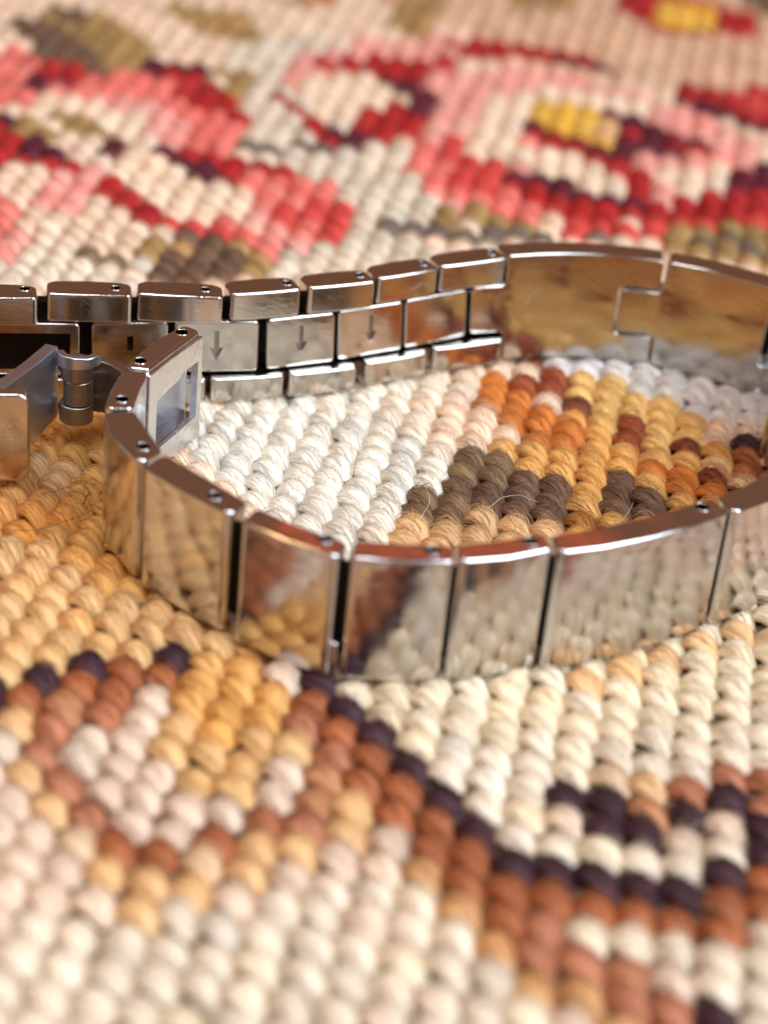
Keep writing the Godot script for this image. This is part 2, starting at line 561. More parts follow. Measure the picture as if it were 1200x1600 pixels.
func needlework() -> void:
	var srgb := {
		"white": [240, 234, 220], "whitecool": [236, 233, 230], "cream": [238, 224, 202], "ivory": [238, 222, 190], "beige": [234, 210, 186], "sand": [232, 190, 132], "honey": [230, 176, 98], "honeypale": [232, 190, 136],
		"gold": [226, 156, 72], "goldbrown": [176, 118, 48], "tan": [212, 160, 106], "orange": [210, 126, 52], "orangelight": [222, 134, 48], "rustred": [164, 78, 36], "rust": [174, 102, 60], "rustpale": [190, 126, 94], "straw": [240, 200, 124], "darkrust": [128, 60, 30],
		"plum": [66, 36, 44], "brown": [120, 88, 66], "olivebrown": [140, 112, 78], "olive": [176, 142, 84], "greybrown": [122, 104, 92], "red": [184, 26, 22], "maroon": [94, 12, 38], "pink": [240, 130, 116], "coral": [218, 74, 66],
		"rose": [242, 172, 158], "peach": [242, 214, 186], "peachlight": [246, 222, 194], "yellow": [238, 190, 70], "linen": [226, 212, 190], "buff": [224, 184, 150],
	}
	for k in srgb:
		palette[k] = Color8(srgb[k][0], srgb[k][1], srgb[k][2]).srgb_to_linear()
	chart()
	var cloth := Node3D.new()
	cloth.name = "needlepoint_cloth"
	cloth.set_meta("label", "needlepoint wool cloth with red roses, brown scrolls and gold leaves on cream")
	cloth.set_meta("category", "needlepoint cloth")
	add_child(cloth)
	# the padded canvas that the wool is worked on
	var canvas := StandardMaterial3D.new()
	canvas.albedo_color = Color(0.17, 0.11, 0.065).linear_to_srgb()
	canvas.roughness = 0.95
	canvas.albedo_texture = noise_tex(0.06, 4, 31, ramp(Color(0.75, 0.72, 0.68), Color(1, 1, 1)))
	canvas.uv1_triplanar = true
	canvas.uv1_scale = Vector3.ONE * 60.0
	var st := start()
	prism(st, v2([-92, -296, 92, -296, 92, 6, -92, 6]), -26.0, -0.95, 10.0, 22.0)
	part("padded_canvas", st, canvas, cloth)
	var wool := StandardMaterial3D.new()
	wool.vertex_color_use_as_albedo = true
	wool.roughness = 0.68
	wool.metallic_specular = 0.45
	wool.rim_enabled = true
	wool.rim = 0.2
	wool.rim_tint = 0.6
	var variants := []
	for k in 6:
		variants.append(stitch_mesh(100 + k))
	var swell := FastNoiseLite.new()
	swell.frequency = 0.035
	swell.seed = 4
	var o := Vector2(-4.69, -108.65)
	var u := Vector2(1.925, 0.225)
	var v := Vector2(-0.257, 1.897)
	var cousins := {
		"rust": ["rustpale", "rust"], "rustpale": ["rust", "tan"], "cream": ["ivory", "beige", "white"], "beige": ["cream", "linen"], "ivory": ["cream", "honeypale"], "white": ["cream", "white"], "gold": ["honey", "sand"], "honey": ["sand", "gold"], "sand": ["honeypale", "honey"],
		"orange": ["orangelight", "rust"], "red": ["coral", "maroon", "red"], "pink": ["rose", "coral"], "rose": ["pink", "peach"], "peach": ["peachlight", "cream"], "peachlight": ["cream", "peach"], "brown": ["olivebrown", "greybrown"], "olive": ["olivebrown", "tan"], "straw": ["honey", "honeypale"],
		"linen": ["cream", "beige"], "maroon": ["maroon", "red"], "yellow": ["straw", "yellow"], "honeypale": ["sand", "cream"], "buff": ["peach", "beige"], "tan": ["honeypale", "sand"], "whitecool": ["white", "whitecool"],
	}
	var feet := v2([-30.0, -107.2, -19.8, -109.5, -11.2, -111.8, -4.0, -115.4, 2.0, -119.4, 6.9, -122.6, 12.0, -124.4, 17.4, -124.6, 25.6, -121.0])
	var feet2 := v2([-13.0, -105.0, -15.2, -99.4, -15.2, -93.6, -12.6, -89.2, -7.1, -84.6, -1.6, -82.1, 3.8, -82.7, 8.7, -84.7, 18.1, -90.6, 23.1, -96.9, 25.2, -103.9, 24.7, -110.6, 25.3, -120.0])
	var made := []
	var cam := Vector3(0, 57.0, 0)
	for i in range(-64, 74):
		for j in range(-98, 66):
			var p := o + u * i + v * j
			if p.y < -112.0:
				var far := -112.0 - p.y
				var grow := 1.0 + 0.0022 * far
				p = Vector2(p.x * grow, -112.0 - far * grow)
			if absf(p.x) > 84.0 or p.y > -4.0 or p.y < -286.0:
				continue
			var called := wool_color(p)
			p += Vector2(rng.randfn(0.0, 0.07), rng.randfn(0.0, 0.07))
			var col: Color = palette[called]
			if rng.randf() < 0.6 and cousins.has(called):
				var kin: Array = cousins[called]
				col = col.lerp(palette[kin[rng.randi() % kin.size()]], rng.randf() * rng.randf() * 0.75)
			var tint := clampf(rng.randfn(0.0, 1.0), -2.0, 2.0)
			var warm := rng.randfn(0.0, 0.013)
			var size := 1.0 if p.y > -112.0 else 1.0 + 0.0026 * (-112.0 - p.y)
			var x := u * 0.90 + v * 0.52
			var yaw := -x.angle() + rng.randfn(0.0, 0.075) + (PI if rng.randf() < 0.5 else 0.0)
			var basis := Basis(Vector3.UP, yaw) * Basis(Vector3.FORWARD, rng.randfn(0.0, 0.05)) * Basis.from_scale(Vector3(size * rng.randf_range(0.95, 1.08), rng.randf_range(0.88, 1.1), size * rng.randf_range(0.92, 1.06)))
			var near := 9.0
			for f in [feet, feet2]:
				for q in f.size() - 1:
					near = minf(near, Geometry2D.get_closest_point_to_segment(p, f[q], f[q + 1]).distance_to(p))
			var pressed := 1.0 - smoothstep(0.6, 2.0, near)
			basis = Basis.from_scale(Vector3(1.0, 1.0 - 0.25 * pressed, 1.0)) * basis
			var place := Vector3(p.x, -0.14 * pressed + 0.28 * swell.get_noise_2d(p.x, p.y) + rng.randfn(0.0, 0.07), p.y)
			made.append([Transform3D(basis, place * MM), col, tint, warm, rng.randi() % 6, seen_size(place, cam), called])
	made.sort_custom(func(a, b): return a[5] > b[5])
	# the stitches that show largest, each a piece of its own
	var looks := {}
	for k in mini(300, made.size()):
		var m: Array = made[k]
		var step := int(round(m[2] * 1.5))
		var key := "%s%d%d" % [m[6], step, int(m[1].g * 40.0)]
		if not looks.has(key):
			var w: StandardMaterial3D = wool.duplicate()
			w.albedo_color = tinted(m[1], step / 1.5, 0.0).linear_to_srgb()
			looks[key] = w
		var piece := MeshInstance3D.new()
		piece.name = "stitch"
		piece.mesh = variants[m[4]]
		piece.material_override = looks[key]
		piece.transform = m[0]
		cloth.add_child(piece, true)
	var rest := Node3D.new()
	rest.name = "stitches"
	rest.set_meta("kind", "stuff")
	cloth.add_child(rest, true)
	for kind in 6:
		var mine := []
		for k in range(300, made.size()):
			if made[k][4] == kind:
				mine.append(made[k])
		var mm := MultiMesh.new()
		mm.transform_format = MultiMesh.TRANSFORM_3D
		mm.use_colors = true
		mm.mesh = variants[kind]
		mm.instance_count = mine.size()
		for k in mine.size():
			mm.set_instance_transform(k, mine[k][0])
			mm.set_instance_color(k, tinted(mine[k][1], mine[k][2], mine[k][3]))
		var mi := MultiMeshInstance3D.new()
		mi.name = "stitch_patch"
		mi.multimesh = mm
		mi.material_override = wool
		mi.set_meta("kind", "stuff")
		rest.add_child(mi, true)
	loose_fibres(cloth)

func seen_size(p: Vector3, cam: Vector3) -> float:
	# how large a stitch shows: nothing for those outside the view
	var d := p - cam
	var th := deg_to_rad(30.0)
	var depth := d.dot(Vector3(0, -sin(th), -cos(th)))
	var side := absf(d.x) / depth
	var rise := absf(d.dot(Vector3(0, cos(th), -sin(th)))) / depth
	return (1.0 if side < 0.22 and rise < 0.285 else 0.001) / (depth * depth)

func tinted(c: Color, tint: float, warm: float) -> Color:
	var f := 1.0 + 0.055 * tint
	return Color(clampf(c.r * f * (1.0 + warm), 0, 1), clampf(c.g * f, 0, 1), clampf(c.b * f * (1.0 - warm), 0, 1))

func loose_fibres(cloth: Node3D) -> void:
	var pale := StandardMaterial3D.new()
	pale.albedo_color = Color(0.72, 0.62, 0.46).linear_to_srgb()
	pale.roughness = 0.7
	var dark := StandardMaterial3D.new()
	dark.albedo_color = Color(0.16, 0.08, 0.03).linear_to_srgb()
	dark.roughness = 0.6
	var list := [
		[dark, [-23.2, -92.6, -20.6, -91.8, -18.6, -92.6, -16.6, -95.0], 0.028, 0.25], [dark, [-20.0, -96.4, -18.6, -97.1, -17.2, -98.6], 0.024, 0.3], [dark, [-19.0, -94.2, -18.7, -95.6, -19.2, -96.9], 0.024, 0.3],
		[dark, [-17.4, -95.8, -17.15, -96.8], 0.05, 0.35], [dark, [-2.1, -102.6, -2.0, -103.0, -1.9, -103.6], 0.022, 1.3], [pale, [1.5, -96.2, 2.6, -98.8, 2.2, -101.4], 0.018, 0.8], [pale, [-6.4, -97.0, -6.2, -99.8, -4.6, -100.8, -3.4, -99.6], 0.022, 0.55],
		[pale, [-3.6, -92.8, -3.2, -95.6, -1.6, -96.6], 0.022, 0.6], [pale, [12.0, -97.4, 14.2, -99.6, 15.0, -102.0], 0.02, 0.7], [pale, [16.2, -98.2, 18.4, -100.2, 19.4, -103.4], 0.018, 0.9], [pale, [5.8, -99.6, 7.4, -100.8, 9.2, -100.6], 0.018, 0.8],
		[pale, [15.8, -66.6, 17.6, -64.6, 18.8, -64.8], 0.02, 0.9], [pale, [14.8, -69.8, 16.2, -71.4, 17.2, -71.0], 0.02, 0.8], [pale, [17.0, -76.8, 18.4, -78.6], 0.02, 0.8],
	]
	for e in list:
		var p := v2(e[1])
		var way := Way.new(p)
		var pts := PackedVector3Array()
		for k in 13:
			var g: Vector2 = way.pick(way.total() * k / 12.0)[0]
			pts.append(Vector3(g.x, 0.1 + e[3] * sin(PI * k / 12.0 * 0.75) + 0.04 * sin(k * 1.7), g.y))
		var st := start()
		tube(st, pts, e[2], 5, 0.5)
		part("loose_fibre", st, e[0], cloth)

func chart() -> void:
	# which wool goes where, in the cloth's own millimetres; later entries lie over earlier ones
	zone("beige", [-27.2, -75.9, -14.1, -78.1, 1.3, -74.1, 6.3, -64.9, 10.1, -59.9, 12.5, -55.3, 11.5, -38.7, -20.4, -35.2])
	zone("cream", [-14.5, -61.6, -6.5, -62.9, 0.5, -67.8, 4.6, -64.6, 9.0, -59.4, 9.9, -53.3, -12.0, -50.3])
	zone("ivory", [-1.7, -81.1, 26.2, -95.3, 23.4, -76.4, 15.7, -75.8, 12.5, -74.0, 6.3, -70.6, 1.9, -75.3])
	zone("cream", [4.3, -76.7, 10.8, -79.5, 12.7, -78.2, 16.1, -81.0, 24.6, -84.8, 23.7, -78.5, 13.2, -75.7, 10.0, -75.6, 6.3, -70.6, 2.5, -74.4])
	zone("honeypale", [9.3, -83.7, 18.2, -89.4, 22.1, -92.1, 21.9, -90.1, 17.7, -87.1, 14.4, -84.7, 10.2, -82.6])
	zone("sand", [-16.5, -96.8, -12.8, -97.5, -5.3, -84.0, -7.8, -81.8, -11.3, -82.9])
	zone("honey", [-35.5, -107.6, -13.4, -112.8, -13.3, -100.6, -13.1, -94.5, -12.3, -87.1, -9.8, -84.1, -10.9, -82.7, -13.9, -80.6, -16.4, -78.5, -18.1, -77.3, -25.6, -74.6])
	zone("sand", [-24.9, -91.3, -19.2, -91.8, -16.0, -88.3, -13.1, -86.9, -7.9, -82.9, -9.9, -82.6, -14.2, -80.6, -18.1, -77.6, -24.1, -76.0])
	zone("gold", [-29.3, -101.1, -21.4, -100.4, -19.2, -95.4, -19.0, -91.1, -21.3, -91.4, -26.6, -91.0])
	zone("sand", [-22.5, -101.8, -19.6, -103.3, -18.8, -99.0, -20.4, -97.5])
	zone("honey", [-19.2, -91.8, -16.2, -93.1, -14.0, -88.7, -16.3, -88.3])
	trail("honeypale", 1.40, [-19.6, -75.7, -16.4, -75.7, -15.2, -71.8, -12.9, -68.8, -10.8, -65.4, -8.3, -64.1, -6.0, -66.1, -3.3, -67.7, -0.9, -69.9, 1.1, -72.1])
	trail("tan", 1.10, [-0.0, -74.9, 2.0, -71.8, 3.9, -68.4, 5.5, -65.2, 7.4, -62.6, 9.1, -60.9, 10.7, -60.0, 12.9, -57.4])
	zone("beige", [-14.7, -75.0, -12.4, -77.8, -8.7, -78.8, -3.1, -77.6, -1.0, -75.3, -1.4, -72.2, -3.6, -69.9, -6.3, -68.3, -8.5, -66.8, -10.7, -67.8, -13.4, -71.2])
	zone("honey", [-10.5, -79.0, -9.0, -81.0, -5.0, -81.1, -2.8, -78.2, -2.9, -76.0, -5.0, -74.8, -7.2, -74.7, -8.9, -76.0])
	zone("sand", [-10.5, -76.8, -8.4, -76.6, -5.0, -75.1, -5.3, -72.3, -6.7, -71.3, -8.5, -73.0, -10.0, -74.8])
	trail("sand", 0.90, [-5.6, -77.1, -3.8, -75.8, -4.3, -74.4])
	trail("rust", 1.20, [-16.7, -76.8, -14.4, -78.0, -12.5, -80.0, -10.4, -81.3, -8.8, -82.1])
	trail("rust", 1.30, [-4.2, -79.8, -2.9, -79.8, -1.6, -79.7])
	zone("honey", [-8.2, -82.9, -5.1, -81.7, -4.0, -80.7, -4.5, -79.5, -7.8, -79.2, -8.8, -79.9])
	trail("rustpale", 1.00, [-13.3, -77.6, -14.7, -75.5, -14.9, -73.4, -13.6, -71.3, -12.4, -69.4, -10.4, -67.0, -8.5, -66.4])
	trail("rust", 1.00, [-10.4, -67.0, -8.5, -66.4])
	trail("rust", 1.00, [-6.4, -68.1, -5.8, -67.7])
	trail("rust", 1.00, [-3.7, -69.4, -2.9, -69.1])
	trail("rustpale", 1.05, [-3.5, -79.4, -2.1, -77.7, -0.5, -75.4, -0.9, -72.8, -2.1, -70.7])
	trail("rust", 1.15, [-2.3, -79.6, -0.6, -77.4, 0.8, -74.3, 2.6, -72.1, 4.5, -69.4, 6.3, -67.2, 8.9, -66.1, 11.7, -65.5, 14.6, -65.1, 16.9, -66.1, 19.5, -68.2])
	trail("rust", 1.30, [4.5, -69.4, 6.6, -66.2, 8.6, -65.2, 9.7, -62.9, 11.0, -62.3])
	trail("rustpale", 1.20, [8.3, -65.6, 9.1, -63.2, 10.2, -62.2, 12.4, -61.8, 13.9, -60.1, 15.4, -59.2])
	trail("rustpale", 1.10, [11.8, -60.1, 13.9, -59.3, 16.6, -57.6])
	trail("cream", 1.10, [11.7, -63.8, 13.0, -63.4, 14.7, -63.3, 16.6, -62.8, 19.0, -64.3])
	trail("cream", 1.60, [16.0, -62.7, 18.1, -61.1, 19.3, -60.1])
	trail("plum", 0.82, [15.3, -61.6, 16.4, -60.4, 17.3, -59.1, 18.2, -57.8])
	trail("rustpale", 1.50, [12.4, -72.8, 14.3, -74.1, 16.7, -75.7, 18.3, -76.3, 20.1, -75.6])
	trail("honeypale", 1.00, [12.5, -75.0, 13.9, -76.3, 15.1, -76.2])
	zone("cream", [7.5, -70.8, 11.1, -71.9, 13.8, -70.0, 16.3, -71.8, 18.6, -72.8, 18.6, -70.7, 17.3, -69.2, 15.7, -67.8, 12.2, -67.9, 9.0, -68.7])
	trail("plum", 0.86, [10.7, -75.2, 11.0, -74.0, 12.1, -72.6, 13.6, -71.8, 14.5, -71.5])
	trail("plum", 0.86, [15.8, -73.1, 16.5, -72.5])
	trail("plum", 0.99, [18.3, -75.3, 19.3, -74.1, 19.9, -72.8, 19.3, -71.3, 19.8, -70.2])
	trail("plum", 0.90, [17.0, -69.3, 17.8, -68.8])
	trail("plum", 0.86, [-20.5, -76.6, -18.2, -77.9, -16.7, -78.4])
	dots("plum", [-15.6, -79.2, -13.5, -80.6, -10.8, -82.3, -10.4, -81.8])
	trail("plum", 0.86, [-3.2, -82.3, -1.7, -81.0, -0.8, -79.3, 0.1, -77.9, 1.2, -76.2, 2.5, -74.6, 4.1, -72.9, 6.0, -71.0, 7.5, -69.5, 9.2, -68.6, 11.3, -67.9, 13.3, -67.7, 15.6, -67.5])
	zone("white", [-14.9, -108.7, -7.6, -113.3, 2.4, -119.6, 4.3, -113.2, 3.3, -105.9, 0.1, -96.5, -2.6, -93.1, -8.3, -97.7])
	zone("cream", [-2.6, -115.4, 2.4, -119.6, 5.1, -117.2, 3.6, -107.6, 0.7, -99.6, -2.0, -93.9, 1.7, -93.9, 6.1, -95.5, 3.8, -99.5, 3.3, -105.9])
	zone("peach", [1.7, -114.5, 6.0, -118.4, 7.7, -114.0, 11.0, -110.2, 8.9, -107.1, 4.4, -107.8, 2.8, -108.3])
	zone("honey", [6.9, -109.3, 12.0, -115.0, 16.4, -116.0, 20.3, -111.4, 21.6, -104.1, 11.4, -96.6, 10.0, -100.8, 7.7, -106.0])
	zone("straw", [10.9, -120.1, 15.0, -122.1, 20.4, -117.7, 21.8, -114.4, 20.8, -112.4, 16.1, -111.3, 12.8, -113.3, 11.2, -116.7])
	zone("honey", [12.0, -113.1, 16.3, -114.1, 16.3, -108.7, 13.0, -107.1, 11.0, -109.3])
	zone("honeypale", [1.5, -99.8, 6.1, -100.0, 9.6, -100.7, 9.9, -97.0, 3.9, -94.4, 0.9, -95.2])
	zone("whitecool", [10.1, -124.6, 17.0, -125.2, 26.2, -122.3, 25.6, -115.3, 21.5, -115.8, 18.3, -118.2, 14.5, -121.3, 11.4, -121.6])
	trail("orange", 1.70, [6.4, -118.5, 7.7, -114.9, 9.4, -112.5, 11.1, -112.0])
	trail("orangelight", 1.00, [6.4, -119.5, 6.7, -116.6, 7.7, -114.0])
	trail("darkrust", 1.00, [8.7, -123.2, 10.0, -120.9, 11.2, -117.7, 11.2, -115.7])
	trail("rustred", 1.10, [10.0, -120.4, 9.5, -118.3])
	trail("orange", 1.10, [10.7, -113.7, 12.5, -111.4])
	trail("orange", 1.20, [14.9, -113.3, 16.1, -111.3, 16.7, -108.8, 18.3, -107.5, 19.3, -105.2])
	trail("rustred", 1.00, [14.7, -113.7, 16.1, -112.2])
	trail("darkrust", 0.85, [18.6, -111.4, 19.8, -110.4, 21.2, -107.7, 22.3, -107.1])
	trail("rust", 1.30, [22.3, -110.5, 23.0, -108.1, 24.5, -108.0])
	trail("plum", 0.86, [23.3, -113.8, 23.9, -112.2])
	trail("honey", 1.00, [20.4, -112.3, 22.0, -111.7])
	trail("honeypale", 1.00, [21.3, -109.0, 21.9, -107.4])
	trail("darkrust", 1.00, [21.4, -106.5, 23.8, -106.2])
	zone("brown", [4.2, -106.5, 6.1, -108.2, 9.7, -105.6, 11.6, -104.0, 11.6, -101.9, 9.2, -100.7, 7.6, -99.6, 4.9, -100.2, 4.1, -101.9])
	trail("olivebrown", 1.00, [3.7, -105.1, 6.1, -107.8, 7.3, -107.2])
	trail("olivebrown", 1.00, [1.1, -100.9, 2.2, -100.4, 3.3, -102.2, 3.8, -99.9, 4.6, -99.7])
	trail("olivebrown", 0.90, [4.9, -104.5, 6.9, -105.0])
	zone("brown", [13.1, -106.3, 14.7, -108.4, 15.8, -106.9, 16.7, -103.0, 15.4, -100.8, 13.1, -101.5, 12.6, -103.8])
	trail("goldbrown", 0.90, [10.8, -101.8, 12.3, -100.5])
	dots("honey", [11.0, -107.6, 17.3, -110.7])
	zone("peach", [-207.1, -649.0, 406.2, -1646.8, 53.6, -163.6, 13.3, -152.0, -1.3, -168.7, -6.4, -174.4, -13.1, -158.1, -10.5, -133.2, -41.8, -122.4])
	zone("linen", [-16.2, -165.6, -11.5, -170.8, -2.4, -165.7, 2.6, -148.9, -0.1, -138.5, -10.4, -132.0, -9.1, -149.9, -14.9, -159.2])
	zone("cream", [-35.7, -133.8, -20.1, -133.0, -18.4, -128.6, -33.1, -123.6])
	zone("cream", [-12.6, -135.1, 5.8, -142.8, 7.9, -138.1, -11.2, -130.5])
	zone("linen", [-19.4, -193.0, -7.7, -195.0, -12.1, -170.6, -14.9, -164.3, -20.3, -179.6])
	zone("buff", [24.3, -240.2, 44.1, -214.1, 41.2, -194.5, 24.6, -193.1, 14.9, -198.6, -2.8, -204.1, -9.7, -225.9])
	zone("buff", [1.1, -213.3, 22.1, -206.0, 34.8, -196.7, 33.3, -183.7, 24.4, -190.9, 12.0, -190.9, 1.4, -203.2])
	zone("brown", [-42.7, -188.9, -39.8, -193.6, -34.5, -186.3, -29.8, -179.3, -30.6, -175.0, -37.4, -178.7])
	zone("olive", [-40.3, -195.8, -34.9, -195.5, -28.5, -188.5, -26.6, -178.4, -29.6, -176.3, -33.9, -183.2, -38.1, -188.3])
	trail("brown", 1.20, [-38.2, -195.4, -36.4, -191.3])
	zone("olive", [-29.2, -201.4, -19.7, -201.3, -17.9, -191.3, -21.7, -191.0, -26.3, -195.2])
	zone("olive", [-20.4, -180.6, -17.1, -181.7, -16.1, -175.0, -17.6, -172.6])
	zone("pink", [-46.0, -178.8, -38.9, -180.3, -36.0, -172.1, -36.1, -164.5, -42.8, -165.9])
	zone("pink", [-36.6, -174.9, -24.8, -177.0, -22.0, -170.1, -16.9, -169.0, -15.2, -164.2, -16.9, -157.7, -22.0, -158.6, -25.2, -164.5, -33.2, -167.3])
	zone("rose", [-34.1, -168.9, -26.6, -169.5, -21.4, -165.7, -19.7, -157.6, -23.5, -157.3, -30.8, -163.5])
	zone("peachlight", [-34.4, -168.8, -30.0, -168.4, -25.1, -163.6, -23.0, -157.4, -26.7, -159.6, -32.5, -163.8])
	zone("red", [-24.7, -178.0, -20.5, -176.5, -17.6, -169.7, -18.2, -167.7, -21.9, -169.2])
	zone("red", [-37.5, -176.6, -34.1, -177.8, -30.8, -172.9, -34.7, -171.6])
	trail("maroon", 1.40, [-27.6, -179.1, -24.7, -180.1, -22.0, -178.6])
	trail("red", 1.20, [-21.9, -178.0, -17.0, -167.2])
	zone("maroon", [-43.4, -163.8, -36.3, -162.6, -33.0, -157.6, -29.4, -153.8, -31.5, -150.7, -38.4, -144.1])
	zone("maroon", [-37.6, -172.5, -35.9, -173.1, -34.1, -167.0, -35.9, -166.4])
	trail("red", 1.30, [-36.6, -159.0, -34.1, -151.5])
	trail("red", 1.20, [-31.5, -150.7, -27.8, -150.6])
	trail("olive", 1.50, [-35.0, -159.5, -33.1, -158.4])
	zone("olive", [-32.6, -162.9, -28.9, -162.4, -27.9, -160.1, -29.4, -156.2, -31.7, -159.7])
	zone("maroon", [-28.3, -159.1, -26.7, -159.6, -24.3, -154.1, -26.8, -154.1])
	trail("maroon", 1.20, [-22.6, -156.7, -19.7, -153.6, -17.3, -152.0, -15.0, -150.4])
	trail("red", 1.90, [-18.7, -156.3, -15.6, -155.7, -12.7, -154.6])
	trail("red", 1.30, [-15.3, -153.4, -13.1, -153.2])
	zone("pink", [-38.0, -142.7, -32.5, -144.4, -30.3, -138.0, -30.2, -132.8, -34.5, -129.1])
	zone("rose", [-31.2, -149.3, -26.7, -150.7, -25.2, -142.2, -26.6, -139.1, -29.5, -141.0])
	zone("rose", [-31.4, -136.3, -28.4, -135.9, -28.7, -130.7, -34.5, -129.1])
	zone("peachlight", [-23.1, -154.9, -18.1, -150.2, -13.7, -148.5, -14.0, -142.7, -17.4, -141.0, -21.3, -143.4, -24.9, -149.7])
	zone("pink", [-14.3, -153.7, -10.0, -155.0, -7.1, -152.0, -4.9, -146.7, -5.3, -141.7, -11.8, -136.6, -15.8, -140.8, -14.0, -146.9])
	zone("coral", [-9.1, -149.9, -5.2, -147.3, -5.6, -142.3, -7.7, -140.4])
	trail("coral", 1.10, [-11.3, -146.3, -10.0, -143.1])
	trail("rose", 1.30, [-12.5, -143.1, -10.2, -139.7])
	trail("red", 1.30, [-24.9, -148.1, -23.1, -145.0, -21.3, -142.0, -18.3, -140.3])
	trail("coral", 1.20, [-18.1, -140.8, -15.2, -139.6])
	zone("brown", [-17.5, -138.7, -14.8, -138.4, -12.5, -135.8, -11.3, -131.7, -18.9, -128.5, -19.5, -132.6, -18.5, -135.4])
	trail("olive", 1.30, [-20.2, -134.9, -18.5, -136.7])
	trail("olive", 1.20, [-12.9, -137.6, -11.1, -134.2])
	trail("olivebrown", 1.00, [-24.5, -133.3, -21.9, -132.5])
	trail("greybrown", 1.40, [-15.3, -160.4, -12.3, -160.8, -9.0, -162.4])
	zone("rose", [-15.3, -185.5, -12.6, -190.9, -7.4, -190.6, -11.0, -178.7, -13.3, -177.9])
	zone("rose", [-7.7, -195.0, 1.4, -202.0, 4.2, -197.1, 1.0, -189.2, -8.1, -181.8])
	zone("peachlight", [-12.9, -180.1, -4.5, -184.7, -3.6, -179.3, -6.0, -168.9, -9.5, -168.7])
	zone("red", [-11.6, -185.8, -7.4, -190.1, 1.6, -192.1, 2.7, -187.6, -1.4, -184.5, -7.0, -183.8])
	trail("red", 1.30, [-13.3, -174.0, -10.7, -169.2, -8.1, -164.7])
	zone("red", [-7.3, -166.7, -6.2, -171.6, -2.9, -177.5, -0.4, -174.5, -1.3, -167.8, -5.7, -163.4])
	trail("maroon", 1.60, [-3.1, -182.5, -0.8, -178.2, 1.5, -171.4])
	trail("maroon", 1.30, [-8.1, -165.6, -5.8, -164.6])
	zone("red", [0.9, -195.9, 2.8, -200.1, 12.3, -200.0, 18.2, -196.4, 16.7, -193.0, 10.1, -193.5, 2.9, -193.2])
	trail("maroon", 1.20, [12.2, -196.5, 18.1, -194.8])
	zone("rose", [-0.8, -186.4, 10.1, -192.4, 18.4, -188.9, 27.5, -182.8, 31.0, -175.4, 27.7, -160.8, 18.8, -153.5, 10.1, -151.0, 2.6, -150.3, -2.2, -161.5, 1.5, -173.2])
	zone("pink", [-1.2, -166.0, 3.3, -169.3, 8.0, -162.9, 11.7, -151.5, 9.5, -148.0, 5.8, -149.1, 0.3, -154.2, -2.1, -159.8])
	zone("peachlight", [4.4, -180.0, 10.0, -186.0, 20.8, -185.5, 20.5, -181.4, 9.3, -173.9, 7.4, -161.1, 4.6, -163.6])
	trail("coral", 1.20, [2.2, -167.1, 3.5, -161.5, 3.0, -155.0])
	trail("coral", 1.20, [5.7, -162.2, 6.3, -154.4])
	zone("red", [23.7, -190.7, 29.0, -191.4, 37.3, -195.4, 35.6, -182.5, 30.2, -178.8, 26.4, -184.4])
	trail("maroon", 1.30, [24.7, -186.8, 28.8, -183.2, 32.1, -179.4])
	zone("coral", [29.6, -190.6, 37.0, -193.1, 35.9, -184.5, 31.9, -183.2])
	zone("maroon", [8.5, -173.3, 11.7, -174.7, 17.3, -167.5, 17.0, -178.3, 18.0, -181.0, 23.3, -176.6, 26.1, -174.2, 24.8, -169.9, 20.3, -168.1, 17.5, -165.0, 13.8, -166.4])
	trail("red", 1.30, [9.8, -171.3, 12.7, -168.7, 14.9, -165.9])
	trail("red", 1.20, [18.1, -176.8, 19.5, -174.4])
	trail("red", 1.20, [22.9, -171.9, 25.6, -172.2])
	zone("yellow", [9.0, -178.6, 12.5, -183.1, 15.6, -181.8, 17.2, -177.5, 16.6, -169.9, 14.0, -171.4, 9.9, -174.1])
	trail("honeypale", 1.20, [16.3, -177.2, 16.7, -171.7])
	zone("peachlight", [7.4, -167.0, 11.5, -168.3, 17.0, -162.1, 17.1, -157.3, 10.7, -158.4])
	zone("red", [6.6, -160.5, 11.3, -160.3, 16.8, -156.8, 19.5, -156.8, 17.0, -150.8, 11.7, -151.5, 8.0, -156.5])
	trail("maroon", 1.40, [9.1, -159.2, 13.5, -157.3, 16.7, -156.0, 19.5, -156.0])
	zone("red", [16.9, -165.7, 20.0, -164.6, 19.0, -156.6, 17.1, -157.6])
	zone("peachlight", [20.7, -166.0, 28.3, -167.2, 26.8, -160.5, 21.8, -158.2])
	zone("maroon", [28.3, -166.7, 33.6, -171.7, 32.1, -160.5, 27.0, -159.8])
	zone("red", [19.0, -156.6, 24.8, -159.9, 32.9, -162.3, 32.2, -156.7, 18.6, -151.3])
	zone("coral", [11.6, -150.0, 16.5, -150.7, 32.2, -157.1, 31.8, -154.0, 17.4, -148.1, 12.6, -147.2])
	trail("olive", 1.60, [2.1, -148.0, 4.7, -149.8, 7.9, -148.2])
	zone("olive", [19.1, -150.4, 32.0, -155.1, 30.7, -145.6, 20.8, -144.9])
	trail("greybrown", 1.40, [-2.7, -145.2, 0.2, -144.2, 3.8, -144.9, 7.4, -145.3, 11.0, -145.6])
	trail("greybrown", 1.20, [14.2, -147.6, 14.7, -146.6])
	trail("greybrown", 1.00, [22.8, -149.6, 23.8, -149.2])
	trail("greybrown", 1.00, [26.0, -150.5, 27.9, -148.2])
	zone("red", [19.8, -229.2, 29.5, -227.3, 37.0, -220.5, 35.3, -212.1, 26.6, -210.1, 20.5, -215.6])
	zone("yellow", [25.4, -222.8, 31.4, -223.8, 33.0, -217.7, 28.8, -211.5, 24.8, -214.6])
	zone("brown", [34.4, -238.1, 44.8, -239.3, 42.4, -222.6, 36.4, -221.6])
